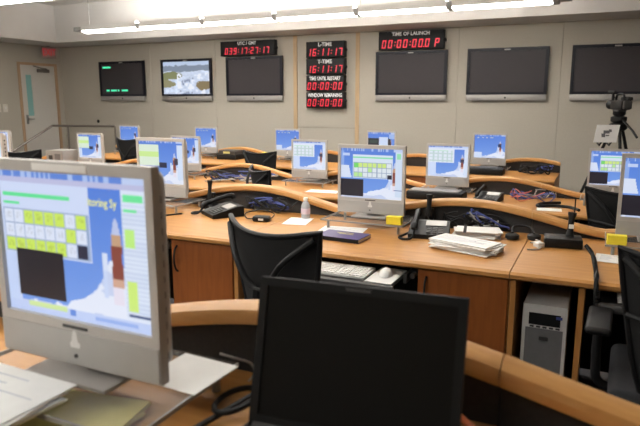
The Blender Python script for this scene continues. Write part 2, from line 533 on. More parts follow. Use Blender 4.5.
def pic_river(u, v):
    n = fbm(u * 6, v * 6, 11); n2 = fbm(u * 14, v * 10, 4)
    c = np.zeros((len(u), 3)); c[:] = (206, 218, 240)
    c += ((n2 - .5) * 70)[:, None]
    put(c, v < .30 + .1 * (n - .5), (128, 140, 158)); put(c, v < .12 + .1 * (n2 - .5), (186, 202, 228))
    isl = (((u - .12) / .30) ** 2 + ((v - .42 - .35 * (u < .12) * (.12 - u)) / .12) ** 2 < 1 + (n2 - .5)); put(c, isl, (128, 132, 92))
    isl = (((u - .05) / .2) ** 2 + ((v - .68) / .12) ** 2 < 1 + (n2 - .5)); put(c, isl, (142, 138, 104))
    isl = (((u - .86) / .17) ** 2 + ((v - .74) / .16) ** 2 < 1 + 1.2 * (n2 - .5)); put(c, isl, (134, 118, 84))
    put(c, (n2 > .6) & (v > .35) & (u > .3), (236, 240, 250)); put(c, (n2 < .33) & (v > .5) & (u > .3) & (u < .66), (140, 150, 176))
    return np.clip(c, 0, 255)

# ------------------------------------------------------------------ wall screens
def wall_screen(x, label, kind):
    t = thing('wall_screen', label, 'television', (x, YB, EYE), 0, 'wide flat screens on the wall')
    W, H, D = 1.165, .77, .04
    bx('bracket', (-.3, .3, -.03, -.004, .2, .6), M['dkgrey'], t)
    bm = bmesh.new()
    b = .045
    box(bm, -W / 2, -W / 2 + b, -D - .03, -.03, .09, H); box(bm, W / 2 - b, W / 2, -D - .03, -.03, .09, H)
    box(bm, -W / 2 + b, W / 2 - b, -D - .03, -.03, H - b, H); box(bm, -W / 2 + b, W / 2 - b, -D - .03, -.03, .09, .09 + .035)
    box(bm, -W / 2 + b, W / 2 - b, -D * .5, -.03, .12, H - b)
    ob('bezel', bm, M['tvb'], t)
    sp = bx('speaker_bar', (-W / 2 + .005, W / 2 - .005, -D - .025, -.035, 0, .088), M['sil'], t, .006)
    bm = bmesh.new(); lathe(bm, [(.014, 0), (.014, .006)], 12); ob('power_button', bm, M['black'], sp, loc=(0, -D - .025, .045), rot=(PI / 2, 0, 0))
    bx('badge', (-.045, .045, -D - .033, -D - .029, H - .036, H - .018), M['sil'], t)
    sw, sh = W - 2 * b, H - b - .125
    if kind == 'river':
        grid_picture('screen', sw, sh, 96, 54, pic_river, t, (0, -D - .012, .125 + sh / 2))
    else:
        bx('screen', (-W / 2 + b, W / 2 - b, -D - .015, -D * .5, .125, H - b), M['tvs'], t)
        if kind == 'green':
            g = bmesh.new()
            for a, b2, z0, z1 in ((-.49, -.28, .64, .675), (-.42, -.34, .185, .22), (-.30, -.15, .185, .22), (-.12, -.08, .185, .22), (-.02, .14, .185, .22)):
                box(g, a, b2, -D - .0165, -D - .0155, z0, z1)
            ob('green_text', g, M['green'], t)
    return t
wall_screen(-8.80, 'wall screen showing small green text on black', 'green')
wall_screen(-7.22, 'wall screen showing a snowy river delta picture', 'river')
wall_screen(-5.73, 'switched off wall screen under the UTC / GMT clock', 'off')
wall_screen(-2.84, 'switched off wall screen under the TIME OF LAUNCH clock', 'off')
wall_screen(-1.37, 'switched off wall screen with no clock, between the launch clock and the camcorder', 'off')
wall_screen(.10, 'switched off wall screen behind the camcorder', 'off')

# ------------------------------------------------------------------ LED clocks
SEG = {'0': 'abcdef', '1': 'bc', '2': 'abged', '3': 'abgcd', '6': 'afgedc', '7': 'abc', '9': 'abfgcd', 'P': 'abfge'}
def seven(bm, s, h, adv, x0, z0, y):
    wd, th = h * .52, h * .13
    def quad(x0_, x1_, z0_, z1_, ox):
        vs = []
        for (x, z) in ((x0_, z0_), (x1_, z0_), (x1_, z1_), (x0_, z1_)):
            vs.append(bm.verts.new((ox + x + (z - h / 2) * .14, y, z + z0)))
        bm.faces.new(vs)
    x = x0
    for ch in s:
        if ch == ':':
            quad(-.0, th, h * .26, h * .26 + th, x); quad(0, th, h * .64, h * .64 + th, x); x += adv * .42; continue
        if ch == '.':
            quad(-th * .4, th * .6, 0, th, x - adv * .18); continue
        if ch == ' ':
            x += adv * .5; continue
        g = th * .18
        for sgm in SEG[ch]:
            if sgm == 'a': quad(g, wd - g, h - th, h, x)
            if sgm == 'g': quad(g, wd - g, h / 2 - th / 2, h / 2 + th / 2, x)
            if sgm == 'd': quad(g, wd - g, 0, th, x)
            if sgm == 'f': quad(0, th, h / 2 + g, h - g, x)
            if sgm == 'b': quad(wd - th, wd, h / 2 + g, h - g, x)
            if sgm == 'e': quad(0, th, g, h / 2 - g, x)
            if sgm == 'c': quad(wd - th, wd, g, h / 2 - g, x)
        x += adv
    return x

def clock(x, z, W, H, cap, digits, dh, label, capsize=.075, capsx=1., capx=0.):
    t = thing('led_clock', label, 'clock', (x, YB, z), 0, 'red digit clocks on the wall')
    D = .11
    bx('housing', (-W / 2, W / 2, -D, -.004 if abs(x + 4.33) > .2 else .004, 0, H), M['black'], t, .006)
    bm = bmesh.new(); adv = dh * .82
    # side knob
    lathe(bm, [(.03, 0), (.03, .02), (.02, .03)], 14)
    ob('latch', bm, M['black'], t, True, loc=(W / 2, -D * .55, H * .45), rot=(0, PI / 2, 0))
    bm = bmesh.new(); xe = seven(bm, digits, dh, adv, 0, 0, 0) - adv * .3; bm.free()
    x = -xe / 2
    for ch in digits:
        bm = bmesh.new(); x2 = seven(bm, ch, dh, adv, x, 0, 0)
        if len(bm.faces): ob('colon' if ch == ':' else ('point' if ch == '.' else 'digit'), bm, M['led'], t, loc=(0, -D - .002, H * .10))
        else: bm.free()
        x = x2
    ws = [text_mesh('caption', wd, capsize, M['ledw'], t, (0, -D - .002, H - capsize * .62), (PI / 2, 0, 0), .0006, sx=capsx, bold=.0022) for wd in cap.split()]
    wid = [max(v.co.x for v in o.data.vertices) - min(v.co.x for v in o.data.vertices) for o in ws]
    gap = capsize * .34 * capsx; x = -(sum(wid) + gap * (len(ws) - 1)) / 2
    for o, q in zip(ws, wid):
        o.location.x = x + q / 2; x += q + gap
    return t
clock(-5.83, EYE + .79, 1.12, .255, 'UTC / GMT', '039:17:27:17', .112, 'black wall clock with red digits 039 17:27:17 captioned UTC / GMT')
clock(-2.84, EYE + .79, 1.05, .285, 'TIME OF LAUNCH', '00:00:00.0 P', .125, 'black wall clock with red zeros and P captioned TIME OF LAUNCH')
zs = EYE - .12
for k, (cp, dg, lb, sx) in enumerate((
        ('WINDOW REMAINING', '00:00:00', 'bottom clock of the stacked four, red zeros captioned WINDOW REMAINING', .72),
        ('TIME UNTIL RESTART', '00:00:00', 'black clock with red zeros captioned TIME UNTIL RESTART in the stacked four', .70),
        ('T-TIME', '16:11:17', 'black clock reading 16:11:17 captioned T-TIME in the stacked four', 1.),
        ('L-TIME', '16:11:17', 'top clock of the stacked four, reading 16:11:17 captioned L-TIME', 1.))):
    clock(-4.31, zs + k * .277, .70, .262, cp, dg, .12, lb, .085, sx)

# ------------------------------------------------------------------ handrail on the landing
t = thing('handrail', 'thin brown metal handrail beside the door landing', 'handrail', (0, 0, 0))
A, Bp, Cp = Vector((-9.45, 7.35, .55)), Vector((-9.35, 8.15, .96)), Vector((-8.15, 8.5, .96))
tb('rail', [A, A.lerp(Bp, .5), Bp - Vector((.01, .06, .03)), Bp, Bp + Vector((.06, .02, 0)), Cp.lerp(Bp, .5), Cp], .022, M['steel'], t)
for p, zb in ((A, 0), (Bp + Vector((.3, .09, 0)), 0), (Cp, T2)):
    tb('post', [(p.x, p.y, zb), (p.x, p.y, p.z)], .018, M['steel'], t)

# ------------------------------------------------------------------ desk console (one bay)
BAY, DZ = 1.35, .735
def wave(x): return .05 + .11 * max(0, .5 + .5 * math.cos(2 * PI * (x - 1.02) / BAY)) ** .7
def make_console():
    t = thing('desk_console', '', 'desk')
    # worktop with rounded front edge
    pr = [(0.015, DZ - .035), (0.0, DZ - .025), (0.0, DZ - .010), (0.012, DZ), (.80, DZ), (.80, DZ - .035)]
    bm = bmesh.new(); prism(bm, pr, .0015, BAY - .0015, 'x'); ob('worktop', bm, M['top'], t)
    N = 27
    # black riser panel with a waved top
    bm = bmesh.new(); A = []; Bv = []
    for i in range(N + 1):
        x = BAY * i / N; x = min(max(x, .0015), BAY - .0015); zt = DZ + wave(x) - .03
        A.append((bm.verts.new((x, .80, .04)), bm.verts.new((x, .80, zt))))
        Bv.append((bm.verts.new((x, .83, .04)), bm.verts.new((x, .83, zt))))
    for i in range(N):
        bm.faces.new((A[i][0], A[i + 1][0], A[i + 1][1], A[i][1])); bm.faces.new((Bv[i][0], Bv[i][1], Bv[i + 1][1], Bv[i + 1][0]))
        bm.faces.new((A[i][1], A[i + 1][1], Bv[i + 1][1], Bv[i][1])); bm.faces.new((A[i][0], Bv[i][0], Bv[i + 1][0], A[i + 1][0]))
    for e in (0, N): bm.faces.new((A[e][0], A[e][1], Bv[e][1], Bv[e][0]))
    ob('riser_panel', bm, M['felt'], t)
    # wooden cap rail following the wave
    prof = [(-.036, -.036), (-.040, -.018), (-.034, -.006), (-.018, 0), (.018, 0), (.034, -.006), (.040, -.018), (.036, -.036), (.02, -.042), (-.02, -.042)]
    bm = bmesh.new(); rings = []
    for i in range(N + 1):
        x = BAY * i / N; x = min(max(x, .001), BAY - .001); z = DZ + wave(x)
        rings.append([bm.verts.new((x, .815 + p[0], z + p[1])) for p in prof])
    k = len(prof)
    for a, b in zip(rings, rings[1:]):
        for j in range(k): bm.faces.new((a[j], a[(j + 1) % k], b[(j + 1) % k], b[j]))
    bm.faces.new(rings[0]); bm.faces.new(rings[-1][::-1])
    ob('cap_rail', bm, M['cap'], t, True)
    zu = DZ - .035
    # alcove for the computer tower
    bx('side_panel', (.002, .024, .03, .80, .0, zu), M['edge'], t)
    bx('side_panel', (.262, .284, .03, .80, .0, zu), M['edge'], t)
    bx('alcove_shelf', (.024, .262, .05, .80, .06, .085), M['felt'], t)
    bx('alcove_liner', (.024, .262, .70, .79, .085, zu), M['blackr'], t)
    # cabinet
    bx('cabinet_body', (.958, BAY - .002, .045, .80, .05, zu), M['edge'], t)
    bx('plinth', (.958, BAY - .002, .10, .80, .0, .05), M['blackr'], t)
    d = bx('door', (.962, BAY - .006, .026, .044, .06, zu - .004), M['cab'], t, .002, 1)
    pts = [(1.0, .026, .525), (1.0, .006, .545), (1.0, -.004, .595), (1.0, .006, .645), (1.0, .026, .665)]
    tb('door_handle', spline(pts, 5), .005, M['black'], d)
    # kneehole
    bx('modesty_panel', (.284, .958, .77, .80, .05, zu), M['blackr'], t)
    tr = bx('keyboard_tray', (.345, .90, -.145, .30, .646, .658), M['black'], t, .003, 1)
    bx('tray_lip', (.335, .91, -.175, -.145, .628, .662), M['dkgrey'], tr, .008)
    bm = bmesh.new(); box(bm, .326, .340, .0, .40, .63, .67); box(bm, .904, .918, .0, .40, .63, .67)
    box(bm, .326, .918, .34, .36, .67, zu); ob('tray_runner', bm, M['chrome'], tr)
    tb('tray_knob', [(.938, .06, .66), (.938, .02, .66)], .012, M['chrome'], tr)
    bx('tray_bracket', (.92, .957, .06, .10, .64, .68), M['black'], tr)
    return t
console = make_console()
SEAM = [-.125, -.30, -.45, -.42]
Y0 = [.195, 2.455, 4.70, 6.68]
ROWN = ['row with the open laptop', 'row with the water bottle', 'row with the blue and red cables', 'row closest to the wall screens']
def org(r, k): return Vector((SEAM[r] + BAY * k, Y0[r], TIER[r]))
GC = 'wooden desk consoles in rows'
DESC = {
    (0, -1): 'big monitor whose screen reads itoring Sy, beside the laptop',
    (1, -3): 'monitor farthest along the water bottle row from the intercom box',
    (1, -2): 'monitor between the desk telephone and the pen',
    (1, -1): 'monitor with status table, behind the purple book',
    (1, 0): 'monitor next to the black intercom box',
    (2, -5): 'monitor at the end of the coloured cable row',
    (2, -4): 'monitor with a small grey box beside it',
    (2, -3): 'monitor beside the tangle of blue and grey cables',
    (2, -2): 'monitor with white window, next to a turned mesh chair',
    (2, -1): 'monitor with white window, behind the silver lidded tray',
    (2, 0): 'monitor in front of the camcorder tripod',
    (3, -5): 'monitor near the handrail and the snowy river screen',
    (3, -4): 'monitor next to two stacked black boxes',
    (3, -3): 'monitor with a yellow note block beside it',
    (3, -2): 'monitor with mostly black picture near the stacked clocks',
    (3, -1): 'monitor at the row end closest to the wall screens',
}
LAB = {k: 'wooden desk console under the ' + v for k, v in DESC.items()}
LAB[(0, 0)] = 'bare wooden desk console adjoining the one with the open laptop'
ROWS = {0: range(-1, 1), 1: range(-3, 1), 2: range(-5, 1), 3: range(-5, 0)}
for r, ks in ROWS.items():
    for k in ks:
        cs = place(console, USED, org(r, k), 0, LAB[(r, k)], GC)
        if (r, k) == (1, 0):                       # this tray is pushed in
            for c in cs.children:
                if c.name.startswith('keyboard_tray'): c.location.y = .14

# ------------------------------------------------------------------ clear risers and monitors
def make_riser(W=.46, D=.30, H=.052):
    t = thing('monitor_riser', '', 'riser')
    bx('shelf', (-W / 2, W / 2, -D / 2, D / 2, H - .007, H), M['acry'], t)
    bm = bmesh.new()
    box(bm, -W / 2 - .001, W / 2 + .001, -D / 2 - .003, -D / 2 - .0002, H - .008, H + .0003)
    box(bm, W / 2 + .0002, W / 2 + .004, -D / 2 - .003, D / 2, H - .008, H + .0003)
    box(bm, -W / 2 - .004, -W / 2 - .0002, -D / 2 - .003, D / 2, H - .008, H + .0003)
    ob('shelf_edge', bm, M['acryedge'], t)
    for sx in (-1, 1):
        for sy in (-1, 1):
            x = sx * (W / 2 - .03); y = sy * (D / 2 - .03)
            bm = bmesh.new(); lathe(bm, [(.008, 0), (.008, H - .0072)], 10, x, y); ob('leg', bm, M['acryedge'], t, True)
    return t
riser0 = make_riser()
PMESH = {}
MW, MH = .387, .375
def make_monitor(kind, fn, nx, ny):
    t = thing('monitor', '', 'monitor')
    # foot plate and neck
    bm = bmesh.new(); box(bm, -.10, .10, -.05, .10, 0, .010, .004, 2); ob('foot', bm, M['sil'], t, True)
    bm = bmesh.new(); prism(bm, [(.055, .008), (.10, .008), (.085, .20), (.060, .20)], -.05, .05, 'x'); ob('neck', bm, M['mon2'], t)
    z0 = .021
    b = .016
    sz0, sz1 = z0 + .084, z0 + MH - .020
    bm = bmesh.new()
    box(bm, -MW / 2, -MW / 2 + b, -.012, .008, z0, z0 + MH, 0)
    box(bm, MW / 2 - b, MW / 2, -.012, .008, z0, z0 + MH, 0)
    box(bm, -MW / 2 + b, MW / 2 - b, -.012, .008, sz1, z0 + MH)
    box(bm, -MW / 2 + b, MW / 2 - b, -.012, .008, z0, sz0)
    bmesh.ops.remove_doubles(bm, verts=bm.verts, dist=1e-5)
    ob('bezel', bm, M['mon'], t)
    # rounded back shell
    bm = bmesh.new()
    box(bm, -MW / 2 + .020, MW / 2 - .020, .0085, .058, z0 + .010, z0 + MH - .010, .02, 3)
    sh = ob('back_shell', bm, M['mon'], t, True)
    bm = bmesh.new()
    for i in range(11): box(bm, MW / 2 - .022, MW / 2 - .017, .012, .030, z0 + .03 + i * .028, z0 + .042 + i * .028)
    ob('vent', bm, M['black'], sh)
    bx('chin', (-MW / 2 + .002, MW / 2 - .002, -.0145, -.0118, z0 + .003, sz0 - .018), M['mon2'], t)
    # marks on the chin: small pale emblem and button
    bm = bmesh.new()
    prism(bm, [(-.011, 0), (-.013, .008), (-.008, .012), (-.005, .03), (.0, .034), (.005, .03), (.008, .012), (.013, .008), (.011, 0)], -.0155, -.0145, 'y')
    ob('emblem', bm, M['white'], t, loc=(0, 0, z0 + .036))
    bm = bmesh.new(); lathe(bm, [(.004, 0), (.004, .002)], 10); ob('button', bm, M['dkgrey'], t, loc=(0, -.0145, z0 + .02), rot=(PI / 2, 0, 0))
    bx('name_strip', (-.03, .03, -.0136, -.0119, sz0 - .0125, sz0 - .0075), M['dkgrey'], t)
    bx('screen_backing', (-MW / 2 + b, MW / 2 - b, .0, .008, sz0, sz1), M['black'], t)
    sw, shh = MW - 2 * b, sz1 - sz0
    s = grid_picture('screen', sw, shh, nx, ny, fn, t, (0, -.0035, (sz0 + sz1) / 2))
    if kind == 'near':
        text_mesh('screen_title', 'itoring Sy', .021, emit('title_yellow', (236, 232, 110), .95), s, (.715 * sw - sw / 2, -.0008, shh / 2 - shh * .175), (PI / 2, 0, 0), .0002, sx=.82)
        bx('label_strip', (-.075, .055, -.0138, -.0119, sz1 + .003, sz1 + .016), M['paper'], t)
    return t
KINDS = {'near': (pic_near, 150, 110), 'table': (pic_table, 96, 72), 'window': (pic_window, 64, 48), 'sky': (pic_sky, 48, 36), 'dark': (pic_dark, 48, 36), 'side': (pic_side, 64, 48)}
PROTO = {k: make_monitor(k, *v) for k, v in KINDS.items()}
GM = 'grey flat monitors on the consoles'
MONS = [(0, -1, 'near', .633), (1, -3, 'side', .12), (1, -2, 'side', .44), (1, -1, 'table', .525), (1, 0, 'table', .58),
        (2, -5, 'window', .14), (2, -4, 'side', .36), (2, -3, 'side', .40), (2, -2, 'window', .55), (2, -1, 'window', .57), (2, 0, 'table', .555),
        (3, -5, 'sky', .47), (3, -4, 'sky', .57), (3, -3, 'sky', .57), (3, -2, 'dark', .57), (3, -1, 'sky', .57)]
MPOS = {}
for r, k, kind, off in MONS:
    lb = 'grey flat ' + DESC[(r, k)]
    o = org(r, k)
    p = Vector((o.x + off, o.y + (.560 if r == 0 else .60), o.z + DZ + .001))
    MPOS[(r, k)] = p
    near = r == 0
    rl = 'clear acrylic riser under the ' + DESC[(r, k)]
    pr = p + Vector((.0, .02, 0)) if near else p
    place(riser0, USED, pr, 0, rl, 'clear risers under the monitors')
    place(PROTO[kind], USED, p + Vector((0, .005, .0535)), 0, lb, GM)

# ------------------------------------------------------------------ keyboards, mice
def make_keyboard():
    t = thing('keyboard', '', 'keyboard')
    bm = bmesh.new(); prism(bm, [(-.075, 0), (-.075, .010), (.075, .016), (.075, 0)], -.20, .20, 'x'); ob('case', bm, M['white'], t)
    bm = bmesh.new()
    for r in range(6):
        y = -.062 + r * .0225; z = .010 + (y + .075) / .15 * .006
        for (a, n, wd) in ((-.193, 14, .0178), (.068, 3, .0178), (.128, 4, .0165)):
            for c in range(n):
                x = a + c * (.0180 if wd > .017 else .0170)
                box(bm, x, x + wd - .003, y - .009, y + .009, z - .002, z + .006)
    k = ob('keys', bm, M['key'], t); k['kind'] = 'stuff'
    return t
kb = make_keyboard()
def make_mouse():
    t = thing('mouse', '', 'mouse')
    bm = bmesh.new(); bmesh.ops.create_uvsphere(bm, u_segments=18, v_segments=10, radius=1)
    for v in bm.verts: v.co = Vector((v.co.x * .03, v.co.y * .055, max(0, v.co.z) * .032))
    ob('shell', bm, M['white'], t, True)
    bx('button_gap', (-.001, .001, .0, .045, .024, .0315), M['dkgrey'], t)
    return t
ms = make_mouse()
ZT = .658
o = org(1, -1)
bx_pad = thing('mouse_pad', 'pale mouse pad on the keyboard tray in front of the purple book', 'mouse pad', o + Vector((.832, .0, ZT + .001)))
bx('pad', (-.06, .06, -.14, .10, 0, .004), M['white'], bx_pad)
place(kb, USED, o + Vector((.562, -.04, ZT + .001)), 0, 'white keyboard on the tray under the purple book', 'white keyboards on trays')
place(ms, USED, o + Vector((.83, -.02, ZT + .006)), .2, 'white mouse on the pad beside the white keyboard')
o = org(1, 0)
place(kb, USED, o + Vector((.60, .09, ZT + .001)), 0, 'white keyboard on the tray beside the black armchair and tower alcove', 'white keyboards on trays')

# ------------------------------------------------------------------ computer towers
def make_tower():
    t = thing('computer_tower', '', 'computer')
    W, H, D = .172, .51, .44
    bx('case', (-W / 2, W / 2, .012, D, .0, H), M['greytower'], t, .006)
    bm = bmesh.new(); box(bm, -W / 2, -W / 2 + .013, 0, .0125, 0, H); box(bm, W / 2 - .013, W / 2, 0, .0125, 0, H); box(bm, -W / 2 + .013, W / 2 - .013, 0, .0125, H - .10, H)
    ob('front_frame', bm, M['greytower'], t)
    bx('drive_bay', (-W / 2 + .025, W / 2 - .025, -.004, .0, H - .085, H - .035), M['black'], t)
    bm = bmesh.new()
    for i in range(5): box(bm, -W / 2 + .03 + i * .025, -W / 2 + .046 + i * .025, -.003, 0, H - .097, H - .090)
    ob('port_row', bm, M['dkgrey'], t)
    bx('badge', (W / 2 - .042, W / 2 - .018, -.0055, -.0041, H - .052, H - .040), M['bluewire'], t)
    g = bx('front_grille', (-W / 2 + .013, W / 2 - .013, .002, .0125, .0, H - .10), M['greydark'], t)
    bm = bmesh.new()
    for i in range(6): box(bm, -W / 2 + .03, W / 2 - .03, -.001, .002, .05 + i * .03, .06 + i * .03)
    ob('grille_slot', bm, M['black'], g)
    bx('power_button', (-.018, .018, -.004, .002, H - .15, H - .135), M['dkgrey'], g, .003)
    return t
tw = make_tower()
for r, k in ((1, 0), (1, -1), (2, 0), (2, -1)):
    place(tw, USED, org(r, k) + Vector((.142, .055, .0865)), 0,
          {(1, 0): 'grey computer tower in the open alcove of the console with the intercom box',
           (1, -1): 'grey computer tower in the alcove behind the mesh office chair'}.get((r, k), 'grey computer tower in the alcove under the telephone with colourful cables' if k else 'grey computer tower in the alcove behind the chair near the camcorder'),
          'computer towers in the desk alcoves')

# ------------------------------------------------------------------ chairs
def make_chair(lift=0., arms=True, az=.579):
    t = thing('office_chair', '', 'chair')
    L = lift
    # five star base
    for i in range(5):
        a = 2 * PI * i / 5 + .3
        c, s = math.cos(a), math.sin(a)
        bm = bmesh.new(); tube(bm, [(.02 * c, .02 * s, .115), (.16 * c, .16 * s, .10), (.29 * c, .29 * s, .075)], [.024, .02, .014], 8)
        lg = ob('base_leg', bm, M['black'], t, True)
        bm = bmesh.new(); tube(bm, [(.29 * c - .02 * s, .29 * s + .02 * c, .03), (.29 * c + .02 * s, .29 * s - .02 * c, .03)], .03, 12)
        tube(bm, [(.29 * c, .29 * s, .05), (.29 * c, .29 * s, .08)], .01, 8)
        ob('caster', bm, M['blackr'], lg, True)
    bm = bmesh.new(); lathe(bm, [(.035, .08), (.035, .2), (.022, .2), (.022, .40 + L)], 14); ob('gas_column', bm, M['black'], t, True)
    bm = bmesh.new(); box(bm, -.24, .24, -.22, .25, .42 + L, .49 + L, .03, 4); ob('seat', bm, M['seat'], t, True)
    bx('mechanism', (-.09, .09, -.16, .12, .385 + L, .42 + L), M['black'], t, .01)
    # concave mesh back: wide at the top, top edge dips in the middle
    nx, nz = 14, 10
    def bp(u, v, off=0):       # u -1..1, v 0..1
        hwid = .145 + .095 * v ** .75
        x = u * hwid
        y = -.245 - .075 * v + .075 * u * u * (.5 + .5 * v) + off
        z = .53 + L + .445 * v - .032 * (1 - u * u) * v ** 2 - .03 * u * u * (1 - v)
        return Vector((x, y, z))
    bm = bmesh.new(); F = {}; G = {}
    for i in range(nx + 1):
        for j in range(nz + 1):
            u = -1 + 2 * i / nx; v = j / nz
            F[i, j] = bm.verts.new(bp(u, v, .004)); G[i, j] = bm.verts.new(bp(u, v, -.004))
    for i in range(nx):
        for j in range(nz):
            bm.faces.new((F[i, j], F[i + 1, j], F[i + 1, j + 1], F[i, j + 1])); bm.faces.new((G[i, j], G[i, j + 1], G[i + 1, j + 1], G[i + 1, j]))
    for i in range(nx):
        for j in (0, nz): bm.faces.new((F[i, j], F[i + 1, j], G[i + 1, j], G[i, j]))
    for j in range(nz):
        for i in (0, nx): bm.faces.new((F[i, j], F[i, j + 1], G[i, j + 1], G[i, j]))
    ob('backrest', bm, M['mesh'], t, True)
    rim = [bp(-1, v / 8) for v in range(9)] + [bp(-1 + 2 * u / 12, 1) for u in range(1, 12)] + [bp(1, 1 - v / 8) for v in range(9)] + [bp(1 - 2 * u / 8, 0) for u in range(1, 9)]
    tb('back_frame', rim, .0105, M['black'], t, 8)
    # Y shaped support behind the mesh
    c0 = Vector((0, -.325, .74 + L))
    for s in (-1, 1):
        tb('back_support', spline([c0 + Vector((s * .02, 0, 0)), Vector((s * .065, -.330, .775 + L)), Vector((s * .13, -.322, .86 + L)), bp(s * .95, .95) + Vector((0, -.012, 0))], 6), .012, M['chairbar'], t)
    tb('crossbar', [bp(-1, .55) + Vector((0, -.01, 0)), c0 + Vector((-.03, -.005, 0)), c0 + Vector((.03, -.005, 0)), bp(1, .55) + Vector((0, -.01, 0))], .009, M['chairbar'], t)
    tb('spine', spline([c0, Vector((0, -.335, .60 + L)), Vector((0, -.28, .44 + L)), Vector((0, -.12, .40 + L))], 6), .022, M['black'], t)
    if arms:
        for s in (-1, 1):
            bm = bmesh.new()
            tube(bm, spline([(s * .10, -.02, .41 + L), (s * .26, -.02, .42 + L), (s * .285, -.02, .50 + L), (s * .285, 0, az - .004)], 6), .017, 10)
            a = ob('arm_post', bm, M['black'], t, True)
            bm = bmesh.new(); box(bm, s * .285 - .042, s * .285 + .042, -.12, .14, az - .014, az + .014, .013, 3)
            ob('arm_pad', bm, M['black'], a, True)
    return t
ch = make_chair(); chh = make_chair(.045); cht = make_chair(.11); cha = make_chair(0, True, .645)
CH = [
    (ch, (-1.01, 2.13, T1), -17, 'black mesh office chair turned slightly, at the console with the purple book'),
    (cha, (.325, 2.26, T1), -2, 'black office armchair next to the alcove with the grey computer tower'),
    (chh, (-2.36, 4.42, T2), -42, 'turned black mesh chair at the console row with colourful cables'),
    (ch, (-3.66, 6.42, T2), -6, 'black mesh chair at the row closest to the wall screens, near the clock panel'),
    (chh, (.15, 4.42, T2), 4, 'black chair back close in front of the monitor near the camcorder'),
    (cht, (-5.28, 4.38, T2), 12, 'tall black chair back below the sloping end of the handrail'),
    (cht, (-5.55, 6.30, T2), -8, 'black chair between the snowy river screen and the stacked black boxes'),
]
for pr, loc, rz, lb in CH:
    place(pr, USED, loc, math.radians(rz), lb, 'black office chairs')

# ------------------------------------------------------------------ open laptop
hx, hy, hz = -.324, .79, T0 + DZ + .001
rz = math.radians(5)
lp = thing('laptop', 'open black laptop with a dark screen', 'laptop', (hx, hy, hz), rz)
LW, LH = .338, .245
bm = bmesh.new(); box(bm, -LW / 2, LW / 2, -.255, .0, .004, .028, .006, 2)
base = ob('base', bm, M['lapb'], lp, True)
bm = bmesh.new()
for r in range(5):
    for c in range(14): box(bm, -.145 + c * .0207, -.145 + c * .0207 + .018, -.115 + r * .02, -.115 + r * .02 + .017, .028, .031)
k = ob('keys', bm, M['blackr'], base); k['kind'] = 'stuff'
bx('touchpad', (-.045, .035, -.22, -.15, .028, .0288), M['dkgrey'], base)
bm = bmesh.new()
for s in (-1, 1):
    for q in (-1, 1): lathe(bm, [(.008, 0), (.008, .0045)], 10, s * (LW / 2 - .03), -.128 + q * .1)
ob('rubber_foot', bm, M['blackr'], base)
lid = bpy.data.objects.new('lid', None)
tilt = math.radians(-14)
bm = bmesh.new()
b = .014
box(bm, -LW / 2, -LW / 2 + b, 0, .012, 0, LH); box(bm, LW / 2 - b, LW / 2, 0, .012, 0, LH)
box(bm, -LW / 2 + b, LW / 2 - b, 0, .012, LH - b, LH); box(bm, -LW / 2 + b, LW / 2 - b, 0, .012, 0, .020)
box(bm, -LW / 2, LW / 2, .012, .018, 0, LH)
lid = ob('lid', bm, M['lapb'], lp, loc=(0, -.004, .029), rot=(tilt, 0, 0))
bx('screen', (-LW / 2 + b, LW / 2 - b, .003, .0119, .020, LH - b), M['laps'], lid)
bx('maker_badge', (-.012, .012, -.0006, .0, .006, .014), M['sil'], lid)
bx('latch', (-.02, .02, -.002, .0, LH - .008, LH - .004), M['dkgrey'], lid)
for s in (-1, 1): tb('hinge', [(s * .13 - .03, -.003, .030), (s * .13 + .03, -.003, .030)], .0075, M['dkgrey'], lp)

# ------------------------------------------------------------------ papers, books, small things
def paper_sheet(name, loc, rz, w, h, label, cat='paper', sheets=1, mat='paper', lines=True, group=None, th=.0016):
    t = thing(name, label, cat, loc, math.radians(rz), group)
    for i in range(sheets):
        bm = bmesh.new(); n = 8; a = random.uniform(-.22, .22) if sheets > 1 else 0
        dx, dy = (random.uniform(-.015, .015), random.uniform(-.015, .015)) if sheets > 1 else (0, 0)
        box(bm, -w / 2, w / 2, -h / 2, h / 2, i * th, (i + 1) * th - .0002)
        ob('sheet', bm, M[mat], t, loc=(dx, dy, 0), rot=(0, 0, a))
        if lines and i == sheets - 1:
            bm = bmesh.new()
            for q in range(9):
                y = h / 2 - .03 - q * (h - .06) / 9
                box(bm, -w / 2 + .02, -w / 2 + .02 + (w - .04) * random.uniform(.4, 1), y, y + .004, (i + 1) * th - .0002, (i + 1) * th + .0001)
            ob('printed_lines', bm, M['ink'], t, loc=(dx, dy, 0), rot=(0, 0, a))
    return t
D1 = T1 + DZ + .001; D0 = T0 + DZ + .001; D2 = T2 + DZ + .001
# foreground: documents on and under the riser
paper_sheet('document', (-.945, .555, D0 + .0535), 6, .30, .26, 'white printed document lying on the riser before the large looking monitor', 'document', 6, th=.003)
paper_sheet('paper_sheet', (-.665, .845, D0 + .0535), -3, .13, .13, 'white sheet on the clear riser beside the large looking monitor', sheets=1, lines=False)
paper_sheet('notepad', (-.80, .675, D0), 8, .22, .20, 'yellow notepad half under the clear riser near the laptop', 'notepad', 5, 'legal', False, th=.003)
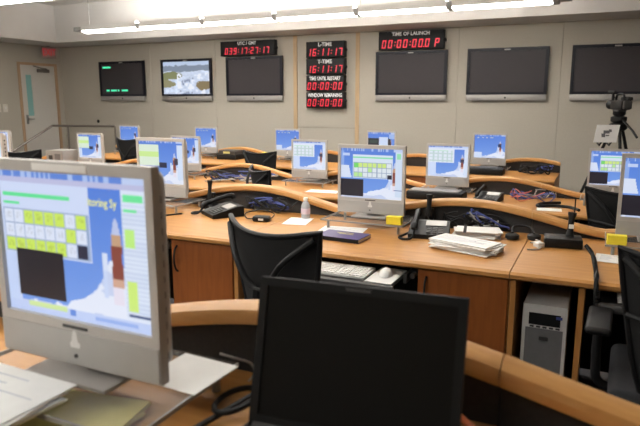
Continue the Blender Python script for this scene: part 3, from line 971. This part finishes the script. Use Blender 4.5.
# row with the bottle
paper_sheet('paper_sheet', (-1.555, 3.02, D1), 12, .14, .20, 'white sheet beside the water bottle', lines=False)
paper_sheet('paper_sheet', (-1.23, 2.92, D1), 8, .24, .14, 'white sheet behind the purple book')
t = thing('book', 'purple covered book on the console above the white keyboard', 'book', (-1.15, 2.73, D1), math.radians(-4))
bx('cover', (-.12, .12, -.075, .075, 0, .003), M['purple'], t); bx('pages', (-.117, .117, -.073, .073, .003, .017), M['paper'], t)
c = bx('cover', (-.12, .12, -.075, .075, .017, .020), M['purple'], t); bx('cover', (-.12, -.117, -.075, .075, .003, .017), M['purple'], t)
bx('spine_cover', (-.12, .12, -.076, -.0735, .001, .019), M['black'], t)
bm = bmesh.new()
for a, b2, y in ((-.05, .0, .03), (-.03, .05, .012), (.0, .04, .038)): box(bm, a, b2, y, y + .007, .020, .0203)
ob('cover_print', bm, M['legal'], c)
paper_sheet('paper_stack', (-.54, 2.765, D1), -10, .30, .15, 'thick untidy stack of white papers on the console', 'paper stack', 12, th=.0035)
t = paper_sheet('paper_stack', (-.545, 3.075, D1), 10, .21, .14, 'white stack of papers crossed by a black band, beside the untidy stack', 'paper stack', 9, th=.004, lines=False)
bx('band', (-.07, -.055, -.11, .11, .0362, .0375), M['black'], t)
paper_sheet('paper_sheet', (.075, 2.86, D1), -4, .13, .15, 'small white sheet on the console next to the intercom box')
for loc, lb in (((-.945, 2.93, D1 + .0535), 'yellow sticky note block at the riser behind the purple book'), ((.092, 2.93, D1 + .0535), 'yellow sticky note block at the riser next to the intercom box')):
    t = thing('sticky_note_block', lb, 'sticky notes', loc, math.radians(3))
    bx('note_block', (-.04, .04, -.02, .018, 0, .042), M['yellow'], t, .001, 1); bx('curled_note', (-.039, .038, -.024, -.0205, .004, .040), M['yellow'], t)
paper_sheet('paper_sheet', (-.33, 4.86, D2), 5, .18, .13, 'white sheet on the console next to the chair near the camcorder', lines=False)
paper_sheet('paper_sheet', (-2.30, 4.98, D2), 5, .30, .16, 'white sheet before the white table window monitor by the two mesh chairs', lines=False)
paper_sheet('paper_sheet', (-1.78, 5.00, D2), 15, .26, .18, 'white sheet left between the two white table window monitors', lines=False)
t = thing('sticky_note_block', 'yellow sticky note block beside a monitor near the clock panel', 'sticky notes', (-4.15, 7.12, D2))
bx('note_block', (-.05, .05, -.03, .03, 0, .13), M['yellow'], t, .001, 1); bx('curled_note', (-.05, .048, -.033, -.0305, .02, .12), M['yellow'], t)
# pens
t = thing('pen', 'dark pen on the console beside the telephone', 'pen', (-2.33, 2.86, D1), 1.0)
tb('barrel', [(-.06, 0, .005), (.06, 0, .005)], .005, M['black'], t); tb('tip', [(.06, 0, .005), (.072, 0, .005)], [.004, .001], M['sil'], t)

# bottle
t = thing('water_bottle', 'small clear water bottle with a pale label and white cap', 'bottle', (-1.555, 3.12, D1))
bm = bmesh.new(); lathe(bm, [(.024, 0), (.027, .004), (.027, .03), (.0255, .045), (.027, .06), (.027, .075), (.020, .093), (.012, .102), (.012, .108)], 20); ob('body', bm, M['water'], t, True)
bm = bmesh.new(); lathe(bm, [(.0275, .028), (.0275, .062)], 20); ob('label_wrap', bm, M['label'], t, True)
bm = bmesh.new(); lathe(bm, [(.0135, .106), (.0135, .122), (.012, .124)], 16); ob('cap', bm, M['white'], t, True)

# desk telephones
def make_phone():
    t = thing('desk_telephone', '', 'telephone')
    bm = bmesh.new(); prism(bm, [(-.10, 0), (-.10, .022), (.06, .062), (.10, .062), (.10, 0)], -.10, .10, 'x')
    b = ob('body', bm, M['black'], t)
    an = math.atan2(.04, .16)
    d = bx('display', (-.02, .085, -.03, .03, 0, .004), M['sil'], t, loc=(0, .03, .0548), rot=(an, 0, 0))
    bm = bmesh.new()
    for i in range(4):
        for j in range(3): box(bm, -.01 + j * .03, .012 + j * .03, -.038 + i * .018, -.026 + i * .018, 0, .006)
    ob('keypad', bm, M['dkgrey'], t, loc=(0, -.045, .035), rot=(an, 0, 0))
    bm = bmesh.new(); tube(bm, spline([(-.068, -.10, .050), (-.068, -.085, .066), (-.068, -.03, .082), (-.068, .03, .097), (-.068, .085, .104), (-.068, .10, .088)], 5), [.018] * 6 + [.014] * 14 + [.018] * 6, 10)
    ob('handset', bm, M['black'], t, True)
    tb('handset_cord', spline([(-.068, -.10, .045), (-.075, -.13, .012), (-.105, -.16, .008), (-.14, -.13, .008), (-.125, -.07, .008), (-.10, -.04, .015)], 6), .006, M['black'], t)
    return t
ph = make_phone()
place(ph, USED, (-2.06, 3.0, D1), math.radians(-35), 'black desk telephone with coiled cord on the console by the pen', 'desk telephones')
place(ph, USED, (-.775, 2.99, D1), math.radians(10), 'black desk telephone beside the untidy paper stack', 'desk telephones')
place(ph, USED, (-.83, 5.10, D2), math.radians(-8), 'black desk telephone among the blue and red cables', 'desk telephones')

# upright handset cradles by the cap rail
def make_cradle():
    t = thing('handset_cradle', '', 'intercom handset')
    bx('base', (-.05, .05, -.05, .05, 0, .028), M['black'], t, .008)
    bx('holder', (-.024, .024, .0, .034, .028, .10), M['black'], t, .006)
    bm = bmesh.new(); tube(bm, spline([(0, -.006, .06), (0, .0, .12), (0, .005, .18)], 4), [.017, .018, .014, .013, .013, .013, .014, .018, .018], 10); ob('handset', bm, M['blackr'], t, True)
    tb('cord', spline([(0, -.02, .06), (.03, -.06, .03), (.08, -.08, .006), (.12, -.03, .006)], 5), .004, M['black'], t)
    return t
cr = make_cradle()
for loc, lb in (((-2.27, 3.17, D1), 'upright black handset cradle beside the telephone by the pen'),
                ((-.835, 3.195, D1), 'upright black handset cradle between the status table monitor and the paper stack')):
    place(cr, USED, loc, 0, lb, 'upright intercom handsets')

# intercom box with headset
t = thing('intercom_box', 'black intercom box with an upright handset by the coiled cord', 'intercom', (-.135, 3.03, D1), math.radians(6))
bx('case', (-.085, .085, -.06, .06, 0, .045), M['black'], t, .006)
bm = bmesh.new(); tube(bm, spline([(.03, .02, .045), (.032, .025, .10), (.036, .03, .16)], 4), [.02, .019, .015, .014, .014, .014, .015, .02, .02], 10); h = ob('handset', bm, M['blackr'], t, True)
bx('handset_label', (.022, .045, .003, .006, .085, .105), M['paper'], h)
tb('antenna', [(.045, .03, .16), (.045, .03, .23)], .003, M['black'], t)
t = thing('headset', 'black headset with round ear cups lying beside the intercom box', 'headset', (-.325, 3.09, D1), .3)
for x in (-.05, .055):
    bm = bmesh.new(); lathe(bm, [(.025, 0), (.034, .006), (.034, .022), (.022, .03)], 16, x, 0); ob('ear_cup', bm, M['blackr'], t, True)
tb('headband', spline([(-.05, 0, .03), (-.04, .05, .05), (0, .075, .055), (.045, .05, .05), (.055, 0, .03)], 6), .006, M['black'], t)
tb('lead', spline([(.055, -.03, .006), (.07, -.06, .006), (.05, -.08, .006), (.02, -.095, .006)], 5), .004, M['greywire'], t)
t = thing('adapter_plug', 'small white adapter lying before the intercom box', 'adapter', (-.235, 2.955, D1), .7)
bx('plug_body', (-.018, .018, -.022, .022, 0, .024), M['white'], t, .004); tb('wire', spline([(0, -.022, .01), (-.04, -.05, .004), (-.09, -.04, .004)], 5), .0035, M['greywire'], t)
# coiled cord hanging over the front edge
pts = []
path = spline([(-.03, 3.02, D1 + .012), (.0, 2.85, D1 + .012), (.015, 2.60, D1 + .014), (.02, 2.455, D1 + .016), (.022, 2.425, D1 - .02), (.03, 2.42, D1 - .13)], 10)
for i in range(len(path) - 1):
    for q in range(4):
        p = path[i].lerp(path[i + 1], q / 4); a = (i * 4 + q) * 1.6
        pts.append(p + Vector((math.cos(a) * .006, 0, math.sin(a) * .006)))
tag(tb('coiled_cord', pts, .005, M['black'], None, 6), 'black coiled cord hanging over the desk edge from the intercom box', 'cord')

# cables
def wires(name, label, cat, n, c, spread, mats, r=.004, z=None, group=None, rise=.03):
    t = thing(name, label, cat, (c[0], c[1], c[2]), 0, group)
    for i in range(n):
        p = []; x, y = random.uniform(-.5, .5) * spread[0], random.uniform(-.5, .5) * spread[1]
        for q in range(6):
            p.append((x, y, r + random.random() * rise + .0))
            x = max(-.5 * spread[0], min(.5 * spread[0], x + random.uniform(-.5, .5) * spread[0])); y = max(-.5 * spread[1], min(.5 * spread[1], y + random.uniform(-.5, .5) * spread[1]))
        tb('cable', [Vector((q.x, q.y, max(q.z, r + .002))) for q in spline(p, 6)], r, M[mats[i % len(mats)]], t, 6)
    return t
wires('cable_tangle', 'tangle of blue and red cables on the console beside the telephone', 'cables', 10, (-.49, 5.26, D2), (.34, .22), ['bluewire', 'redwire', 'bluewire', 'greywire'], .004, rise=.08)
wires('cable_tangle', 'tangle of blue and grey cables beside the monitor showing sky', 'cables', 14, (-3.35, 5.20, D2), (.70, .26), ['bluewire', 'black', 'greywire', 'black'], .006, rise=.1)
wires('cable_tangle', 'black cables heaped against the riser panel behind the telephone by the pen', 'cables', 9, (-1.82, 3.20, D1), (.34, .06), ['black', 'black', 'bluewire'], .005, rise=.09)
wires('cable_tangle', 'black cables heaped against the riser panel behind the untidy papers', 'cables', 10, (-.58, 3.215, D1), (.34, .045), ['black', 'black', 'greywire', 'bluewire'], .005, rise=.10)
wires('cable_tangle', 'dark cables on the end console closest to the wall screens', 'cables', 8, (-.66, 7.25, D2), (.34, .26), ['black', 'black', 'bluewire'], .008, rise=.1)
wires('cable_tangle', 'red and black cables beside the mostly black window monitor', 'cables', 6, (-2.02, 5.32, D2), (.26, .12), ['redwire', 'black'], .007, rise=.12)
wires('cable_tangle', 'black power leads near the notepad on the console with the laptop', 'cables', 5, (-.62, .55, D0), (.05, .18), ['black', 'greywire'], .003, rise=.02)
t = thing('headset', 'small black headset with thin loop cord behind the mesh office chair', 'headset', (-1.75, 2.94, D1), .2)
bx('clip', (-.05, .05, -.03, .03, 0, .03), M['black'], t, .01); bx('badge', (-.01, .02, -.032, -.0302, .008, .02), M['white'], t)
tb('cord_loop', spline([(-.05, 0, .01), (-.10, .02, .01), (-.12, .07, .03), (-.04, .11, .045), (.05, .08, .03), (.05, .0, .012)], 6), .0035, M['black'], t)
# cables by the laptop
lo = []
for i in range(27):
    a = i / 24 * 2 * PI
    lo.append((-.567 + .033 * math.cos(a) + .004 * i / 26, .855 + .06 * math.sin(a), D0 + .006 + .0009 * i))
lo += [(-.575, .79, D0 + .012), (-.59, .75, D0 + .007), (-.60, .70, D0 + .007)]
tag(tb('power_cable', lo, .0055, M['black'], None, 8), 'black cable coiled in a loop on the console beside the laptop', 'cable')
tag(tb('power_cable', spline([(-.512, .66, D0 + .006), (-.518, .74, D0 + .006), (-.512, .82, D0 + .006), (-.51, .88, D0 + .006), (-.535, .945, D0 + .006), (-.58, .965, D0 + .012)], 8), .005, M['black'], None, 8), 'black cable curving from the laptop to the back of the console', 'cable')
tag(tb('power_cable', spline([(-.535, .70, D0 + .006), (-.54, .64, D0 + .006), (-.55, .58, D0 + .006), (-.56, .50, D0 + .006)], 8), .0045, M['black'], None, 8), 'black lead running from the laptop across the wood toward the desk edge', 'cable')
tag(tb('orange_cable', spline([(-.20, .96, D0 + .02), (-.175, .93, D0 + .035), (-.135, .88, D0 + .03), (-.115, .80, D0 + .012), (-.125, .66, D0 + .007)], 8), .006, M['orange'], None, 8), 'orange cable arching beside the open laptop', 'cable')
tag(tb('thin_wire', spline([(-.655, .93, D0 + .06), (-.625, .935, D0 + .055), (-.60, .955, D0 + .04), (-.592, .955, D0 + .02), (-.60, .945, D0 + .006)], 8), .0025, M['greywire'], None, 6), 'thin grey wire dropping from the clear riser by the cable loop', 'wire')
tag(tb('black_hose_cord', spline([(-.27, 5.16, D2 + .013), (-.40, 5.06, D2 + .013), (-.42, 4.93, D2 + .012), (-.30, 4.98, D2 + .014), (-.18, 4.96, D2 + .012), (-.12, 4.86, D2 + .012)], 8), .012, M['black'], None, 8), 'thick black cord curling on the console before the camcorder', 'cord')

# dark binders below far risers
for k, (r, kk) in enumerate(((2, -1), (3, -1), (3, -4))):
    p = MPOS[(r, kk)]
    lb = ['black tray with a silver lid in front of the monitor beside the colourful cables', 'black tray under the monitor at the end of the row closest to the wall screens', 'stacked black boxes beside the monitor under the UTC / GMT clock'][k]
    if k < 2:
        t = thing('document_tray', lb, 'tray', p + Vector((-.02, -.29, 0)), 0)
        bx('tray_body', (-.24, .24, -.10, .10, 0, .07), M['black'], t, .012)
        bx('tray_cover', (-.22, .20, -.08, .09, .07, .078), M['sil' if k == 0 else 'dkgrey'], t, .002)
    else:
        t = thing('equipment_box', lb, 'box', p + Vector((.42, .0, 0)), 0)
        bx('lower_box', (-.16, .16, -.12, .12, 0, .07), M['black'], t, .008); bx('upper_box', (-.13, .14, -.11, .11, .07, .13), M['dkgrey'], t, .006)
        bx('front_label', (-.05, .06, -.113, -.1105, .085, .115), M['legal'], t)
p = MPOS[(2, -4)]
t = thing('equipment_box', 'small grey box beside the monitor near the handrail', 'box', p + Vector((-.44, -.02, 0)), 0)
bx('box_body', (-.14, .14, -.12, .12, 0, .24), M['sil'], t, .008); bx('vent_panel', (.01, .10, -.124, -.1205, .10, .20), M['greydark'], t); bx('knob_panel', (-.09, -.03, -.124, -.1205, .12, .18), M['dkgrey'], t)

# ------------------------------------------------------------------ camcorder and tripod
TX, TY, TZ = .13, 6.75, T2
t = thing('tripod', 'black tripod holding the camcorder in front of a switched off wall screen', 'tripod', (TX, TY, TZ))
for a in (math.radians(-75), math.radians(45), math.radians(165)):
    c, s = math.cos(a), math.sin(a)
    lg = tb('leg', [(.05 * c, .05 * s, 1.30), (.30 * c, .30 * s, .62), (.52 * c, .52 * s, .02)], [.016, .015, .011], M['black'], t)
    bm = bmesh.new(); lathe(bm, [(.02, 0), (.02, .02), (.014, .03)], 10, .52 * c, .52 * s); ob('rubber_foot', bm, M['blackr'], lg)
bm = bmesh.new(); lathe(bm, [(.07, 1.27), (.085, 1.29), (.085, 1.33), (.05, 1.345), (.075, 1.36), (.075, 1.40), (.045, 1.41), (.06, 1.43), (.06, 1.455)], 18); ob('head', bm, M['black'], t, True)
tb('pan_handle', [(.03, -.05, 1.38), (.12, -.25, 1.28), (.16, -.36, 1.22)], .011, M['black'], t)
HZ = TZ + 1.455
t = thing('camcorder', 'black shoulder camcorder mounted on the tripod', 'camera', (TX, TY, HZ), math.radians(22))
t.scale = (.85, .85, .85)
bm = bmesh.new(); box(bm, -.06, .06, -.17, .14, .02, .13, .018, 2); ob('body', bm, M['black'], t, True)
bx('base_plate', (-.045, .045, -.08, .08, 0, .02), M['dkgrey'], t)
bm = bmesh.new(); tube(bm, [(0, .14, .075), (0, .19, .075), (0, .20, .075), (0, .27, .075)], [.042, .042, .05, .054], 16); ob('lens', bm, M['black'], t, True)
bm = bmesh.new(); tube(bm, spline([(0, -.10, .12), (0, -.08, .185), (0, .02, .20), (0, .10, .185), (0, .12, .12)], 5), .014, 8); ob('carry_handle', bm, M['black'], t, True)
bm = bmesh.new(); box(bm, .06, .125, .02, .14, .12, .17, .01, 2); box(bm, .065, .12, -.06, .02, .125, .165, .008, 1); ob('viewfinder', bm, M['blackr'], t, True)
bm = bmesh.new(); tube(bm, [(-.04, .06, .225), (-.04, .24, .228)], .016, 10); box(bm, -.05, -.03, .10, .13, .13, .225); ob('microphone', bm, M['blackr'], t, True)
bx('battery', (-.045, .045, -.215, -.17, .03, .12), M['dkgrey'], t, .008)
t = thing('sign_card', 'white card with a dark camera emblem propped on the tripod legs', 'sign', (TX - .10, TY - .40, TZ + 1.17), math.radians(20))
bm = bmesh.new(); vs = [(-.115, 0), (.095, 0), (.135, .17), (-.075, .17)]
prism(bm, vs, -.004, .004, 'y'); cd = ob('card', bm, M['paper'], t, rot=(-.3, 0, 0))
bm = bmesh.new()
box(bm, -.02, .035, -.0055, -.0041, .085, .115); box(bm, -.04, -.005, -.0055, -.0041, .05, .085); box(bm, .03, .055, -.0055, -.0041, .10, .125); box(bm, .0, .03, -.0055, -.0041, .06, .072)
ob('printed_emblem', bm, M['greydark'], cd)
for s in (-.04, .05): tb('clip', [(s, .0, .005), (s, .05, -.03), (s + .02, .16, -.02)], .008, M['black'], t)
